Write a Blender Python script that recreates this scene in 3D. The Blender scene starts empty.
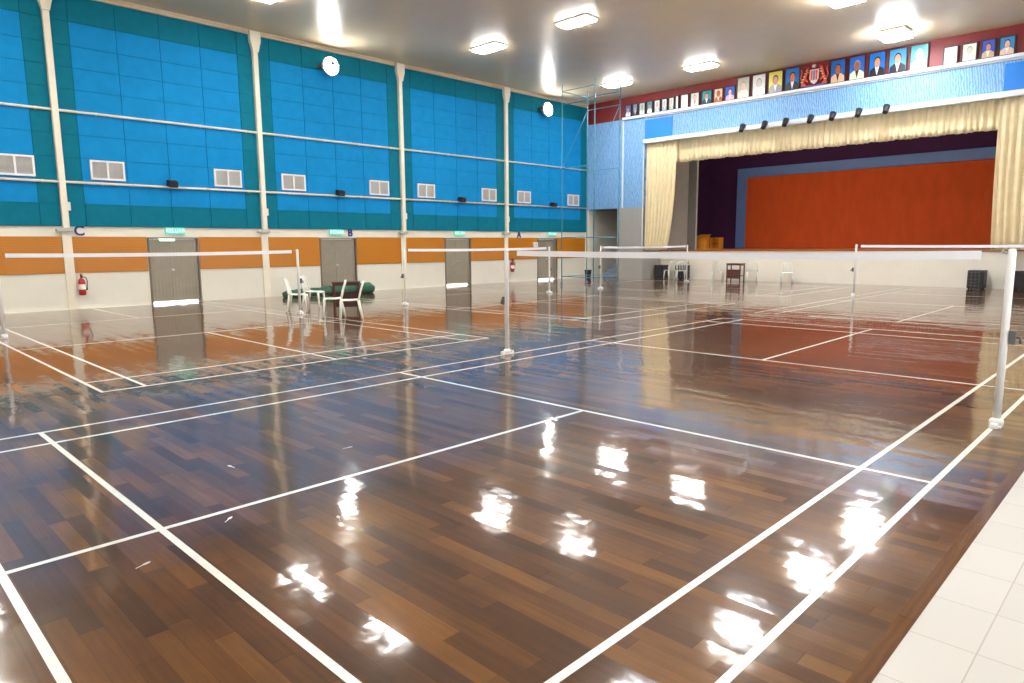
import bpy, bmesh, math, random
from mathutils import Vector, Matrix
R = math.radians
PI = math.pi
random.seed(4)
SC = bpy.context.scene
COL = SC.collection

# ------------------------------------------------------------------ materials
def lin(c):
    return tuple((v/255/12.92 if v/255 <= .04045 else ((v/255+.055)/1.055)**2.4) for v in c) + (1.0,)

def nodes(name):
    m = bpy.data.materials.new(name); m.use_nodes = True
    nt = m.node_tree
    return m, nt, nt.nodes['Principled BSDF']

def mat(name, rgb, rough=.5, var=.06, scale=6.0, metal=0.0, spec=.5, bump=0.0, stretch=(1, 1, 1), emit=0.0, rgb2=None):
    m, nt, p = nodes(name)
    N, L = nt.nodes, nt.links
    tc = N.new('ShaderNodeTexCoord'); mp = N.new('ShaderNodeMapping')
    mp.inputs['Scale'].default_value = stretch
    L.new(tc.outputs['Object'], mp.inputs['Vector'])
    nz = N.new('ShaderNodeTexNoise'); nz.inputs['Scale'].default_value = scale; nz.inputs['Detail'].default_value = 4
    L.new(mp.outputs['Vector'], nz.inputs['Vector'])
    rp = N.new('ShaderNodeValToRGB')
    c = lin(rgb)
    lo = tuple(max(0, v*(1-var)) for v in c[:3]) + (1,)
    hi = lin(rgb2) if rgb2 else tuple(min(1, v*(1+var)) for v in c[:3]) + (1,)
    rp.color_ramp.elements[0].position = .3; rp.color_ramp.elements[0].color = lo
    rp.color_ramp.elements[1].position = .7; rp.color_ramp.elements[1].color = hi
    L.new(nz.outputs['Fac'], rp.inputs['Fac'])
    L.new(rp.outputs['Color'], p.inputs['Base Color'])
    p.inputs['Roughness'].default_value = rough
    p.inputs['Metallic'].default_value = metal
    p.inputs['Specular IOR Level'].default_value = spec
    if emit:
        L.new(rp.outputs['Color'], p.inputs['Emission Color']); p.inputs['Emission Strength'].default_value = emit
    if bump:
        b = N.new('ShaderNodeBump'); b.inputs['Strength'].default_value = bump; b.inputs['Distance'].default_value = .01
        L.new(nz.outputs['Fac'], b.inputs['Height']); L.new(b.outputs['Normal'], p.inputs['Normal'])
    return m

def lamp_mat(name, rgb, strength):
    m, nt, p = nodes(name)
    p.inputs['Base Color'].default_value = (.8, .8, .8, 1)
    p.inputs['Emission Color'].default_value = lin(rgb)
    p.inputs['Emission Strength'].default_value = strength
    return m

def math_node(nt, op, a, b=None):
    n = nt.nodes.new('ShaderNodeMath'); n.operation = op
    for i, v in enumerate((a, b)):
        if v is None: continue
        if isinstance(v, (int, float)): n.inputs[i].default_value = v
        else: nt.links.new(v, n.inputs[i])
    return n.outputs[0]

def parquet():
    m, nt, p = nodes('varnished_parquet')
    N, L = nt.nodes, nt.links
    tc = N.new('ShaderNodeTexCoord'); sp = N.new('ShaderNodeSeparateXYZ'); L.new(tc.outputs['Object'], sp.inputs[0])
    W, LEN = .095, .85
    xs = math_node(nt, 'DIVIDE', sp.outputs['X'], W)
    row = math_node(nt, 'FLOOR', xs)
    wn = N.new('ShaderNodeTexWhiteNoise'); wn.noise_dimensions = '1D'; L.new(row, wn.inputs['W'])
    ys = math_node(nt, 'ADD', math_node(nt, 'DIVIDE', sp.outputs['Y'], LEN), math_node(nt, 'MULTIPLY', wn.outputs['Value'], 7.0))
    colm = math_node(nt, 'FLOOR', ys)
    cb = N.new('ShaderNodeCombineXYZ'); L.new(row, cb.inputs[0]); L.new(colm, cb.inputs[1])
    w2 = N.new('ShaderNodeTexWhiteNoise'); w2.noise_dimensions = '2D'; L.new(cb.outputs[0], w2.inputs['Vector'])
    rp = N.new('ShaderNodeValToRGB'); e = rp.color_ramp.elements
    e[0].position = 0; e[0].color = lin(FLOOR_COL[0]); e[1].position = 1; e[1].color = lin(FLOOR_COL[4])
    for pos, c in ((.25, FLOOR_COL[1]), (.55, FLOOR_COL[2]), (.82, FLOOR_COL[3])):
        x = e.new(pos); x.color = lin(c)
    L.new(w2.outputs['Value'], rp.inputs['Fac'])
    # grain
    mp = N.new('ShaderNodeMapping'); mp.inputs['Scale'].default_value = (40, 2.2, 1); L.new(tc.outputs['Object'], mp.inputs['Vector'])
    gz = N.new('ShaderNodeTexNoise'); gz.inputs['Scale'].default_value = 1.0; gz.inputs['Detail'].default_value = 5; L.new(mp.outputs[0], gz.inputs['Vector'])
    gr = N.new('ShaderNodeMapRange'); gr.inputs['To Min'].default_value = .62; gr.inputs['To Max'].default_value = 1.38; L.new(gz.outputs['Fac'], gr.inputs['Value'])
    bz = N.new('ShaderNodeTexNoise'); bz.inputs['Scale'].default_value = 1.7; bz.inputs['Detail'].default_value = 6; L.new(tc.outputs['Object'], bz.inputs['Vector'])
    br = N.new('ShaderNodeMapRange'); br.inputs['From Min'].default_value = .3; br.inputs['From Max'].default_value = .7
    br.inputs['To Min'].default_value = .7; br.inputs['To Max'].default_value = 1.25; L.new(bz.outputs['Fac'], br.inputs['Value'])
    fx = math_node(nt, 'FRACT', xs); fy = math_node(nt, 'FRACT', ys)
    gap = math_node(nt, 'MULTIPLY', math_node(nt, 'GREATER_THAN', fx, .03), math_node(nt, 'GREATER_THAN', fy, .006))
    gapf = math_node(nt, 'ADD', math_node(nt, 'MULTIPLY', gap, .35), .65)
    k = math_node(nt, 'MULTIPLY', math_node(nt, 'MULTIPLY', gr.outputs[0], br.outputs[0]), gapf)
    vm = N.new('ShaderNodeVectorMath'); vm.operation = 'SCALE'; L.new(rp.outputs['Color'], vm.inputs[0]); L.new(k, vm.inputs['Scale'])
    L.new(vm.outputs[0], p.inputs['Base Color'])
    # gloss : every strip lies at a slightly different tilt, with fine ripples in the varnish
    rr = N.new('ShaderNodeMapRange'); rr.inputs['To Min'].default_value = .26; rr.inputs['To Max'].default_value = .44
    L.new(bz.outputs['Fac'], rr.inputs['Value']); L.new(rr.outputs[0], p.inputs['Roughness'])
    p.inputs['IOR'].default_value = 1.5
    p.inputs['Specular IOR Level'].default_value = .07; p.inputs['Coat Weight'].default_value = .95; p.inputs['Coat Roughness'].default_value = .07; p.inputs['Coat IOR'].default_value = 1.5
    geo = N.new('ShaderNodeNewGeometry')
    sub = N.new('ShaderNodeVectorMath'); sub.operation = 'SUBTRACT'; L.new(w2.outputs['Color'], sub.inputs[0]); sub.inputs[1].default_value = (.5, .5, .5)
    mu = N.new('ShaderNodeVectorMath'); mu.operation = 'MULTIPLY'; L.new(sub.outputs[0], mu.inputs[0]); mu.inputs[1].default_value = (.026, .012, 0)
    rz = N.new('ShaderNodeTexNoise'); rz.inputs['Scale'].default_value = 14; rz.inputs['Detail'].default_value = 2; L.new(tc.outputs['Object'], rz.inputs['Vector'])
    s2 = N.new('ShaderNodeVectorMath'); s2.operation = 'SUBTRACT'; L.new(rz.outputs['Color'], s2.inputs[0]); s2.inputs[1].default_value = (.5, .5, .5)
    m2 = N.new('ShaderNodeVectorMath'); m2.operation = 'MULTIPLY'; L.new(s2.outputs[0], m2.inputs[0]); m2.inputs[1].default_value = (.035, .035, 0)
    a1 = N.new('ShaderNodeVectorMath'); a1.operation = 'ADD'; L.new(mu.outputs[0], a1.inputs[0]); L.new(m2.outputs[0], a1.inputs[1])
    a2 = N.new('ShaderNodeVectorMath'); a2.operation = 'ADD'; L.new(a1.outputs[0], a2.inputs[0]); L.new(geo.outputs['Normal'], a2.inputs[1])
    nn = N.new('ShaderNodeVectorMath'); nn.operation = 'NORMALIZE'; L.new(a2.outputs[0], nn.inputs[0])
    L.new(nn.outputs[0], p.inputs['Normal']); L.new(nn.outputs[0], p.inputs['Coat Normal'])
    return m

FLOOR_COL = [(72, 43, 20), (83, 50, 22), (94, 58, 25), (105, 66, 27), (120, 78, 32)]

def tiles():
    m, nt, p = nodes('white_floor_tile')
    N, L = nt.nodes, nt.links
    tc = N.new('ShaderNodeTexCoord'); mp = N.new('ShaderNodeMapping')
    mp.inputs['Location'].default_value = (.1, .07, 0)
    L.new(tc.outputs['Object'], mp.inputs['Vector'])
    b = N.new('ShaderNodeTexBrick'); b.offset = 0
    b.inputs['Scale'].default_value = 1; b.inputs['Brick Width'].default_value = .4; b.inputs['Row Height'].default_value = .4
    b.inputs['Mortar Size'].default_value = .003
    b.inputs['Color1'].default_value = lin((208, 204, 198)); b.inputs['Color2'].default_value = lin((204, 200, 194)); b.inputs['Mortar'].default_value = lin((180, 172, 164))
    L.new(mp.outputs[0], b.inputs['Vector']); L.new(b.outputs['Color'], p.inputs['Base Color'])
    p.inputs['Roughness'].default_value = .35
    return m

def batik():
    m, nt, p = nodes('pale_blue_patterned_board'); p.inputs['Specular IOR Level'].default_value = .25
    N, L = nt.nodes, nt.links
    tc = N.new('ShaderNodeTexCoord'); mp = N.new('ShaderNodeMapping'); mp.inputs['Scale'].default_value = (1, 1, .45)
    mp.inputs['Rotation'].default_value = (R(14), 0, 0)
    L.new(tc.outputs['Object'], mp.inputs['Vector'])
    w = N.new('ShaderNodeTexWave'); w.wave_type = 'BANDS'; w.bands_direction = 'Y'
    w.inputs['Scale'].default_value = 4.2; w.inputs['Distortion'].default_value = 5.5; w.inputs['Detail'].default_value = 2.5; w.inputs['Detail Scale'].default_value = 2.2
    L.new(mp.outputs[0], w.inputs['Vector'])
    rp = N.new('ShaderNodeValToRGB'); e = rp.color_ramp.elements
    e[0].position = .2; e[0].color = lin((100, 156, 210)); e[1].position = .8; e[1].color = lin((148, 188, 228))
    L.new(w.outputs['Fac'], rp.inputs['Fac']); L.new(rp.outputs['Color'], p.inputs['Base Color'])
    p.inputs['Roughness'].default_value = .45
    return m

def striped_wood(name, c1, c2, scale=7.0, rough=.4, direction='Z'):
    m, nt, p = nodes(name)
    N, L = nt.nodes, nt.links
    tc = N.new('ShaderNodeTexCoord')
    w = N.new('ShaderNodeTexWave'); w.bands_direction = direction
    w.inputs['Scale'].default_value = scale; w.inputs['Distortion'].default_value = 3; w.inputs['Detail'].default_value = 3; w.inputs['Detail Scale'].default_value = .7
    L.new(tc.outputs['Object'], w.inputs['Vector'])
    rp = N.new('ShaderNodeValToRGB'); e = rp.color_ramp.elements
    e[0].color = lin(c1); e[1].color = lin(c2)
    L.new(w.outputs['Fac'], rp.inputs['Fac']); L.new(rp.outputs['Color'], p.inputs['Base Color'])
    p.inputs['Roughness'].default_value = rough
    return m

M = {}
M['floor'] = parquet()
M['tile'] = tiles()
M['border'] = striped_wood('varnished_border_strip', (92, 60, 38), (104, 68, 40), 9, .15, 'Y')
M['line'] = mat('white_court_paint', (236, 236, 228), .22, .05, 9)
M['cream'] = mat('cream_wall_paint', (229, 226, 212), .5, .02, 2)
M['ceiling'] = mat('ceiling_paint', (222, 204, 172), .33, .03, 1.2)
M['teal'] = mat('teal_acoustic_fabric', (0, 112, 136), .8, .06, 5, spec=.2)
M['blue'] = mat('blue_acoustic_fabric', (10, 134, 198), .8, .06, 4, spec=.2)
M['tan'] = striped_wood('ochre_wood_board', (184, 114, 16), (192, 122, 26), 5)
M['pil'] = mat('cream_pilaster_paint', (236, 230, 212), .45, .03, 4)
M['rail'] = mat('cream_conduit', (226, 218, 204), .4, .03, 4)
M['cornice'] = mat('beige_cornice', (206, 190, 166), .5, .04, 4)
M['door'] = mat('taupe_door_paint', (150, 142, 126), .45, .05, 5)
M['doorframe'] = mat('grey_door_frame', (112, 104, 92), .45, .05, 5)
M['metal'] = mat('brushed_metal', (190, 190, 188), .3, .04, 20, metal=.9)
M['white'] = mat('white_painted_metal', (238, 238, 238), .35, .02, 8)
M['louvre'] = mat('grey_louvre', (188, 188, 186), .5, .05, 8)
M['black'] = mat('black_plastic', (26, 26, 30), .5, .1, 12)
M['grille'] = mat('dark_speaker_grille', (36, 36, 42), .7, .1, 9)
M['green'] = mat('lit_green_exit_panel', (96, 206, 182), .4, .05, 8, emit=.25)
M['signwhite'] = mat('white_sign_letter', (226, 246, 238), .4, .02, 8, emit=.15)
M['navy'] = mat('navy_letter', (34, 44, 124), .4, .05, 8)
M['red'] = mat('red_enamel', (176, 28, 34), .3, .06, 8)
M['plastic'] = mat('white_plastic', (236, 238, 228), .35, .02, 8)
M['darkwood'] = striped_wood('dark_red_brown_wood', (66, 30, 24), (92, 44, 34), 9, .45)
M['greenmat'] = mat('dark_green_canvas', (56, 96, 76), .8, .2, 8, bump=.3)
M['maroon'] = mat('maroon_paint', (124, 20, 24), .5, .08, 2)
M['batik'] = batik()
M['brightblue'] = mat('bright_blue_board', (0, 128, 226), .45, .03, 4)
M['trimwhite'] = mat('pale_trim_paint', (224, 230, 238), .4, .02, 4)
M['grey'] = mat('grey_column_paint', (164, 162, 158), .5, .03, 3)
M['wing'] = mat('grey_wing_panel', (188, 180, 170), .6, .03, 3)
M['recess'] = mat('grey_recess_paint', (150, 150, 146), .6, .04, 3)
M['bluegrey'] = mat('blue_grey_steps', (136, 150, 170), .5, .05, 3)
M['curtain'] = mat('cream_satin_curtain', (234, 219, 182), .55, .05, 3)
M['purple'] = mat('dark_purple_backdrop', (58, 14, 62), .85, .12, 3)
M['framebl'] = mat('blue_grey_frame', (90, 120, 176), .5, .05, 3)
M['orange'] = mat('burnt_orange_backdrop', (196, 74, 16), .85, .08, 2.2, stretch=(1, 1.5, .5))
M['stagewood'] = striped_wood('brown_stage_boards', (150, 86, 40), (176, 106, 56), 4, .35, 'Y')
M['stagefront'] = mat('white_stage_front', (236, 230, 216), .45, .02, 2)
M['yellowwood'] = striped_wood('honey_wood', (206, 132, 36), (226, 156, 60), 6, .4)
M['cord'] = mat('pale_net_cord', (206, 202, 194), .7, .05, 8)
M['tape'] = mat('white_net_tape', (236, 238, 244), .6, .02, 8)
M['lamp'] = lamp_mat('lamp_diffuser', (255, 252, 246), 40)
M['highbay'] = lamp_mat('high_bay_diffuser', (250, 252, 255), 48)
M['flood'] = lamp_mat('floodlight_lens', (250, 248, 240), 48)
M['emerg'] = lamp_mat('emergency_tube', (220, 250, 235), 1.2)
M['chrome'] = mat('dark_grey_fitting', (92, 92, 94), .45, .05, 9)
M['batten'] = lamp_mat('stage_fill_tube', (255, 240, 214), 24)  # glow of the added stage fill lights
M['scaf'] = mat('pale_cyan_scaffold_paint', (70, 150, 176), .4, .06, 9)
M['bin'] = mat('black_bin_plastic', (34, 32, 42), .45, .08, 9)
M['concrete'] = mat('pale_concrete', (220, 216, 208), .7, .05, 3)  # pale concrete, lit only by the overcast sky

# ------------------------------------------------------------------ mesh builder
class MB:
    def __init__(s): s.bm = bmesh.new(); s.mats = []
    def mi(s, m):
        if m not in s.mats: s.mats.append(m)
        return s.mats.index(m)
    def face(s, vs, m=None, smooth=False):
        try: f = s.bm.faces.new(vs)
        except ValueError: return
        f.material_index = s.mi(m); f.smooth = smooth
    def box(s, a, b, m=None, bevel=0.0, mtx=None):
        x0, y0, z0 = [min(p, q) for p, q in zip(a, b)]; x1, y1, z1 = [max(p, q) for p, q in zip(a, b)]
        tmp = bmesh.new()
        v = [tmp.verts.new(p) for p in ((x0,y0,z0),(x1,y0,z0),(x1,y1,z0),(x0,y1,z0),(x0,y0,z1),(x1,y0,z1),(x1,y1,z1),(x0,y1,z1))]
        for f in ((3,2,1,0),(4,5,6,7),(0,1,5,4),(1,2,6,5),(2,3,7,6),(3,0,4,7)): tmp.faces.new([v[i] for i in f])
        if bevel: bmesh.ops.bevel(tmp, geom=tmp.edges[:], offset=bevel, segments=2, affect='EDGES', profile=.5)
        if mtx is not None: tmp.transform(mtx)
        s.merge(tmp, m)
    def merge(s, tmp, m=None, smooth=None):
        mp = {}
        for v in tmp.verts: mp[v] = s.bm.verts.new(v.co)
        for f in tmp.faces: s.face([mp[v] for v in f.verts], m, f.smooth if smooth is None else smooth)
        tmp.free()
    def tube(s, pts, r, m=None, n=10, cap=True, flat=1.0):
        pts = [Vector(p) for p in pts]
        rs = r if isinstance(r, (list, tuple)) else [r]*len(pts)
        rings = []; prev = None
        for i, p in enumerate(pts):
            t = (pts[min(i+1, len(pts)-1)] - pts[max(i-1, 0)]).normalized()
            if prev is None:
                u = t.orthogonal().normalized()
                if abs(t.z) < .9: u = Vector((0, 0, 1)).cross(t).normalized()
            else:
                u = (prev - t*prev.dot(t)).normalized()
            prev = u; w = t.cross(u)
            rings.append([s.bm.verts.new(p + rs[i]*(math.cos(2*PI*k/n)*u + flat*math.sin(2*PI*k/n)*w)) for k in range(n)])
        for a, b in zip(rings, rings[1:]):
            for k in range(n): s.face([a[k], a[(k+1) % n], b[(k+1) % n], b[k]], m, True)
        if cap:
            s.face(rings[0][::-1], m); s.face(rings[-1], m)
    def lathe(s, prof, c, axis='Z', m=None, n=24, cap=True):
        c = Vector(c); rings = []
        for r, h in prof:
            ring = []
            for k in range(n):
                a = 2*PI*k/n; x, y = r*math.cos(a), r*math.sin(a)
                d = {'Z': (x, y, h), 'Y': (x, h, y), 'X': (h, x, y)}[axis]
                ring.append(s.bm.verts.new(c + Vector(d)))
            rings.append(ring)
        for a, b in zip(rings, rings[1:]):
            for k in range(n): s.face([a[k], a[(k+1) % n], b[(k+1) % n], b[k]], m, True)
        if cap:
            s.face(rings[0][::-1], m); s.face(rings[-1], m)
    def prism(s, poly, mtx, depth, m=None):
        """poly in local xy, extruded along local z"""
        a = [s.bm.verts.new(mtx @ Vector((x, y, 0))) for x, y in poly]
        b = [s.bm.verts.new(mtx @ Vector((x, y, depth))) for x, y in poly]
        s.face(a[::-1], m); s.face(b, m)
        n = len(poly)
        for k in range(n): s.face([a[k], a[(k+1) % n], b[(k+1) % n], b[k]], m)
    def build(s, name, m=None, parent=None, smooth_angle=None):
        bmesh.ops.recalc_face_normals(s.bm, faces=s.bm.faces[:])
        me = bpy.data.meshes.new(name); s.bm.to_mesh(me); s.bm.free()
        mats = s.mats if s.mats else []
        if not mats: mats = [m]
        for x in mats: me.materials.append(x if x else m)
        o = bpy.data.objects.new(name, me); COL.objects.link(o)
        if parent is not None: o.parent = parent
        return o

def tag(o, label=None, cat=None, group=None, kind=None):
    if label: o['label'] = label
    if cat: o['category'] = cat
    if group: o['group'] = group
    if kind: o['kind'] = kind
    return o
def thing(name, label, cat, loc=(0,0,0), rz=0, group=None):
    o = bpy.data.objects.new(name, None); COL.objects.link(o)
    o.empty_display_size = .1
    o.location = loc; o.rotation_euler = (0, 0, rz)
    return tag(o, label, cat, group)
def struct_empty(name, loc=(0,0,0)):
    o = bpy.data.objects.new(name, None); COL.objects.link(o); o.location = loc
    return tag(o, kind='structure')
def dup(root, loc, rz, label, group=None):
    r = root.copy(); COL.objects.link(r); r.location = loc; r.rotation_euler = (0, 0, rz); r['label'] = label
    if group: r['group'] = group
    for ch in list(root.children):
        c = ch.copy(); COL.objects.link(c); c.parent = r
        for g in list(ch.children):
            d = g.copy(); COL.objects.link(d); d.parent = c
    return r
def S(o): return tag(o, kind='structure')

def text_mesh(body, size, depth, mtx, name, m, parent=None):
    cu = bpy.data.curves.new('lettering', 'FONT'); cu.body = body; cu.size = size; cu.extrude = depth
    cu.align_x = 'CENTER'; cu.align_y = 'CENTER'; cu.offset = size*.022
    t = bpy.data.objects.new('lettering', cu); COL.objects.link(t)
    bpy.context.view_layer.update()
    dg = bpy.context.evaluated_depsgraph_get()
    me = bpy.data.meshes.new_from_object(t.evaluated_get(dg))
    bpy.data.objects.remove(t); bpy.data.curves.remove(cu)
    me.transform(mtx); me.materials.clear(); me.materials.append(m)
    o = bpy.data.objects.new(name, me); COL.objects.link(o)
    if parent is not None: o.parent = parent
    return o
# text that stands on the left wall, read from the hall (wall faces -Y)
WALLTEXT = Matrix(((1,0,0,0),(0,0,-1,0),(0,1,0,0),(0,0,0,1)))

# ------------------------------------------------------------------ dimensions
YW = 17.2          # left wall face
XB = -13.0         # back wall
XS = 19.7          # proscenium wall face
XF = 21.2          # stage front
YR = -5.3          # right wall
ZC = 8.25          # ceiling
YT = -3.43         # parquet / tile border
PIL = [-7.8, -2.39, 3.1, 8.6, 14.11]
DOORS = [(.3, 1.34), (5.8, 1.36), (11.35, 1.3), (16.85, 1.3)]
DZ = 1.88

# ------------------------------------------------------------------ floor + court lines
b = MB(); b.box((XB, YT, -.2), (XF, 17.2, 0)); floor = S(b.build('floor', M['floor']))
b = MB(); b.box((XB, YR, -.2), (XF, YT, 0.0)); S(b.build('floor_tiles', M['tile']))
b = MB(); b.box((XF, YR, -.2), (23.5, 17.2, 0)); S(b.build('floor_recess', M['recess']))

def court(cx, cy, along, name='court_lines'):
    """badminton markings, length along X or Y"""
    b = MB(); w = .04
    def ln(a, c):
        (u0, v0), (u1, v1) = a, c
        h = .0012 if abs(u1-u0) > abs(v1-v0) else .0016
        if abs(u1-u0) < 5 and abs(v1-v0) < .1: h = .0009
        if along == 'X': b.box((cx+u0, cy+v0, .0002), (cx+u1, cy+v1, h))
        else: b.box((cx+v0, cy+u0, .0002), (cx+v1, cy+u1, h))
    Lh, Wh, Ws = 6.7, 3.05, 2.59
    for sgn in (-1, 1):
        for W in (Wh, Ws): ln((-Lh, sgn*W), (Lh, sgn*(W-w)))
        ln((sgn*Lh, -Wh), (sgn*(Lh-w), Wh))
        ln((sgn*5.94, -Wh), (sgn*(5.94-w), Wh))
        ln((sgn*1.98, -Wh), (sgn*(1.98+w), Wh))
        ln((sgn*1.98, -w/2), (sgn*Lh, w/2))
    return b.build(name, M['line'], floor)
court(0, 0, 'X')
court(-1.99, 11.25, 'Y')
court(7.25, 11.25, 'Y')
# ------------------------------------------------------------------ (court beyond is shorter of run-off: its far end stops before the stage)
def far_court(x0, y):
    b = MB(); w = .04; h = .0012
    for a, c in (((x0, y-3.05), (x0+w, y+3.05)), ((x0+.76, y-3.05), (x0+.8, y+3.05)), ((x0+4.72, y-3.05), (x0+4.76, y+3.05)), ((x0+8.68, y-3.05), (x0+8.72, y+3.05)),
                 ((x0, y-.02), (x0+4.72, y+.02)), ((x0, y+3.01), (XF-1.6, y+3.05)), ((x0, y+2.55), (XF-1.6, y+2.59)), ((x0, y-3.05), (XF-1.6, y-3.01)), ((x0, y-2.59), (XF-1.6, y-2.55))):
        hh = h if abs(c[0]-a[0]) > abs(c[1]-a[1]) else .0016
        b.box((*a, .0002), (*c, hh))
    return b.build('court_lines', M['line'], floor)
far_court(8.2, 0)
court(16.15, 11.25, 'Y')

b = MB()
k_ = XB
while k_ < XF-.9:
    b.box((k_+.004, YT, 0), (k_+.9, YT+.07, .0015)); k_ += .9
b.build('border_strip', M['border'], floor)

# ------------------------------------------------------------------ ceiling
b = MB(); b.box((XB-.2, YR-.2, ZC), (XS+.1, 17.4, ZC+.2)); S(b.build('ceiling', M['ceiling']))

# ------------------------------------------------------------------ left wall
b = MB()
xs = XB
for cx, w in DOORS:
    b.box((xs, YW, 0), (cx-w/2, YW+.2, ZC)); b.box((cx-w/2, YW, DZ), (cx+w/2, YW+.2, ZC)); xs = cx+w/2
b.box((xs, YW, 0), (XS+3.6, YW+.2, ZC))
wall_left = S(b.build('wall_left', M['cream']))
# acoustic cladding bays, boards, pilasters
ZCUT = [2.21, 2.80, 3.40, 4.0, 4.6, 5.18, 5.75, 6.3, 6.85, 7.45, 8.11]
edges = PIL + [XS-.02]
for i in range(len(edges)-1):
    x0, x1 = edges[i]+.09, edges[i+1]-(.09 if i < len(edges)-2 else 0)
    bl, brr = x0+.40, x1-.46
    xc = [x0, bl] + [bl+(brr-bl)*k/4 for k in (1, 2, 3)] + [brr, x1]
    b = MB(); g = .006
    b.box((x0, YW-.03, 2.21), (x1, YW, 8.11), M['teal'])
    for a in range(len(xc)-1):
        for c in range(len(ZCUT)-1):
            inside = 1 <= a <= 4 and 1 <= c <= 8
            gl = g if 1 <= a <= 4 else 0
            b.box((xc[a]+(g if a > 0 else 0), YW-.055, ZCUT[c]+g), (xc[a+1]-(g if a < 5 else 0), YW-.03, ZCUT[c+1]-g), M['blue'] if inside else M['teal'])
    b.build('acoustic_cladding', None, wall_left)
# ochre boards between pilasters and doors
spans = []
stops = sorted([(p-.11, p+.11) for p in PIL] + [(c-w/2-.06, c+w/2+.06) for c, w in DOORS])
x = XB
for a, c in stops:
    if a > x: spans.append((x, a))
    x = c
spans.append((x, XS-.05))
for a, c in spans:
    b = MB(); b.box((a, YW-.03, .97), (c, YW, 1.94), None, .006); b.build('ochre_board', M['tan'], wall_left)
b = MB(); b.box((XB, YW-.06, 8.12), (XS, YW, ZC)); b.box((XB, YW-.09, 8.2), (XS, YW-.06, ZC)); b.build('cornice', M['cornice'], wall_left)
for n, z in enumerate((3.36, 5.18)):
    b = MB(); b.tube([(XB, YW-.1, z), (XS-.03, YW-.1, z)], .034, n=10)
    k = XB+.6
    while k < XS: b.box((k-.02, YW-.1, z-.04), (k+.02, YW-.03, z+.04)); k += 1.37
    S(b.build('trim_%d' % (n+1), M['rail']))
for n, px in enumerate(PIL):
    b = MB()
    b.box((px-.075, YW-.16, 2.16), (px+.075, YW-.0, 7.62), None, .015)
    b.prism([(-.085, 0), (.085, 0), (.14, .22), (.17, .32), (.17, .6), (-.17, .6), (-.17, .32), (-.14, .22)], Matrix(((1,0,0,px),(0,0,1,YW-.2),(0,1,0,7.6),(0,0,0,1))), .2)
    b.box((px-.24, YW-.2, 2.07), (px+.13, YW, 2.15), M['louvre'], .012)
    b.box((px-.11, YW-.06, .9), (px+.11, YW, 2.07))
    b.box((px-.11, YW-.05, 0), (px+.11, YW, .9))
    b.box((px+.075, YW-.14, 2.62), (px+.14, YW-.06, 2.84), M['plastic'], .01)
    S(b.build('trim_%d' % (n+3), M['pil']))
b = MB(); b.box((XB, YW-.015, 0), (DOORS[0][0]-.75, YW, .07))
for i in range(3): b.box((DOORS[i][0]+.75, YW-.015, 0), (DOORS[i+1][0]-.75, YW, .07))
S(b.build('baseboard_left', M['cream']))

# ------------------------------------------------------------------ doors
for n, (cx, w) in enumerate(DOORS):
    d = struct_empty('door_%d' % (n+1), (cx, YW, 0))
    gap = .065 if n != 1 else .012
    f = MB(); t = .045
    f.box((-w/2-t, -.03, 0), (-w/2, .2, DZ+t)); f.box((w/2, -.03, 0), (w/2+t, .2, DZ+t)); f.box((-w/2, -.03, DZ), (w/2, .2, DZ+t))
    f.build('door_frame', M['doorframe'], d)
    for sgn in (-1, 1):
        lf = MB(); x0, x1 = (-w/2+.003, -.0015) if sgn < 0 else (.0015, w/2-.003)
        lf.box((x0, .042, gap), (x1, .085, DZ-.004))
        st = .09
        for a, c in (((x0, DZ-.12), (x1, DZ-.01)), ((x0, .86), (x1, .98)), ((x0, gap), (x1, gap+.1))):
            lf.box((a[0]+st, .031, a[1]), (c[0]-st, .042, c[1]))
        lf.box((x0, .03, gap), (x0+st, .042, DZ-.01)); lf.box((x1-st, .03, gap), (x1, .042, DZ-.01))
        k = 5
        for j in range(k):
            u = x0+st+(x1-x0-2*st)*(j+.5)/k
            for z0, z1 in ((gap+.13, .83), (1.01, DZ-.15)):
                lf.box((u-.038, .036, z0), (u+.038, .042, z1))
        leaf = lf.build('door_leaf', M['door'], d)
        if sgn < 0:
            h = MB(); h.lathe([(.034, -.012), (.034, 0.0)], (-.06, .03, .98), 'Y', n=16); h.lathe([(.02, -.075), (.034, -.066), (.034, -.05), (.013, -.04), (.013, -.012)], (-.06, .03, .98), 'Y', n=16)
            h.build('door_handle', M['louvre'], leaf)

# outside ground behind the doors
b = MB(); b.box((-4, YW+.2, -.25), (20, YW+5, -.03)); S(b.build('ground', M['concrete']))

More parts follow.
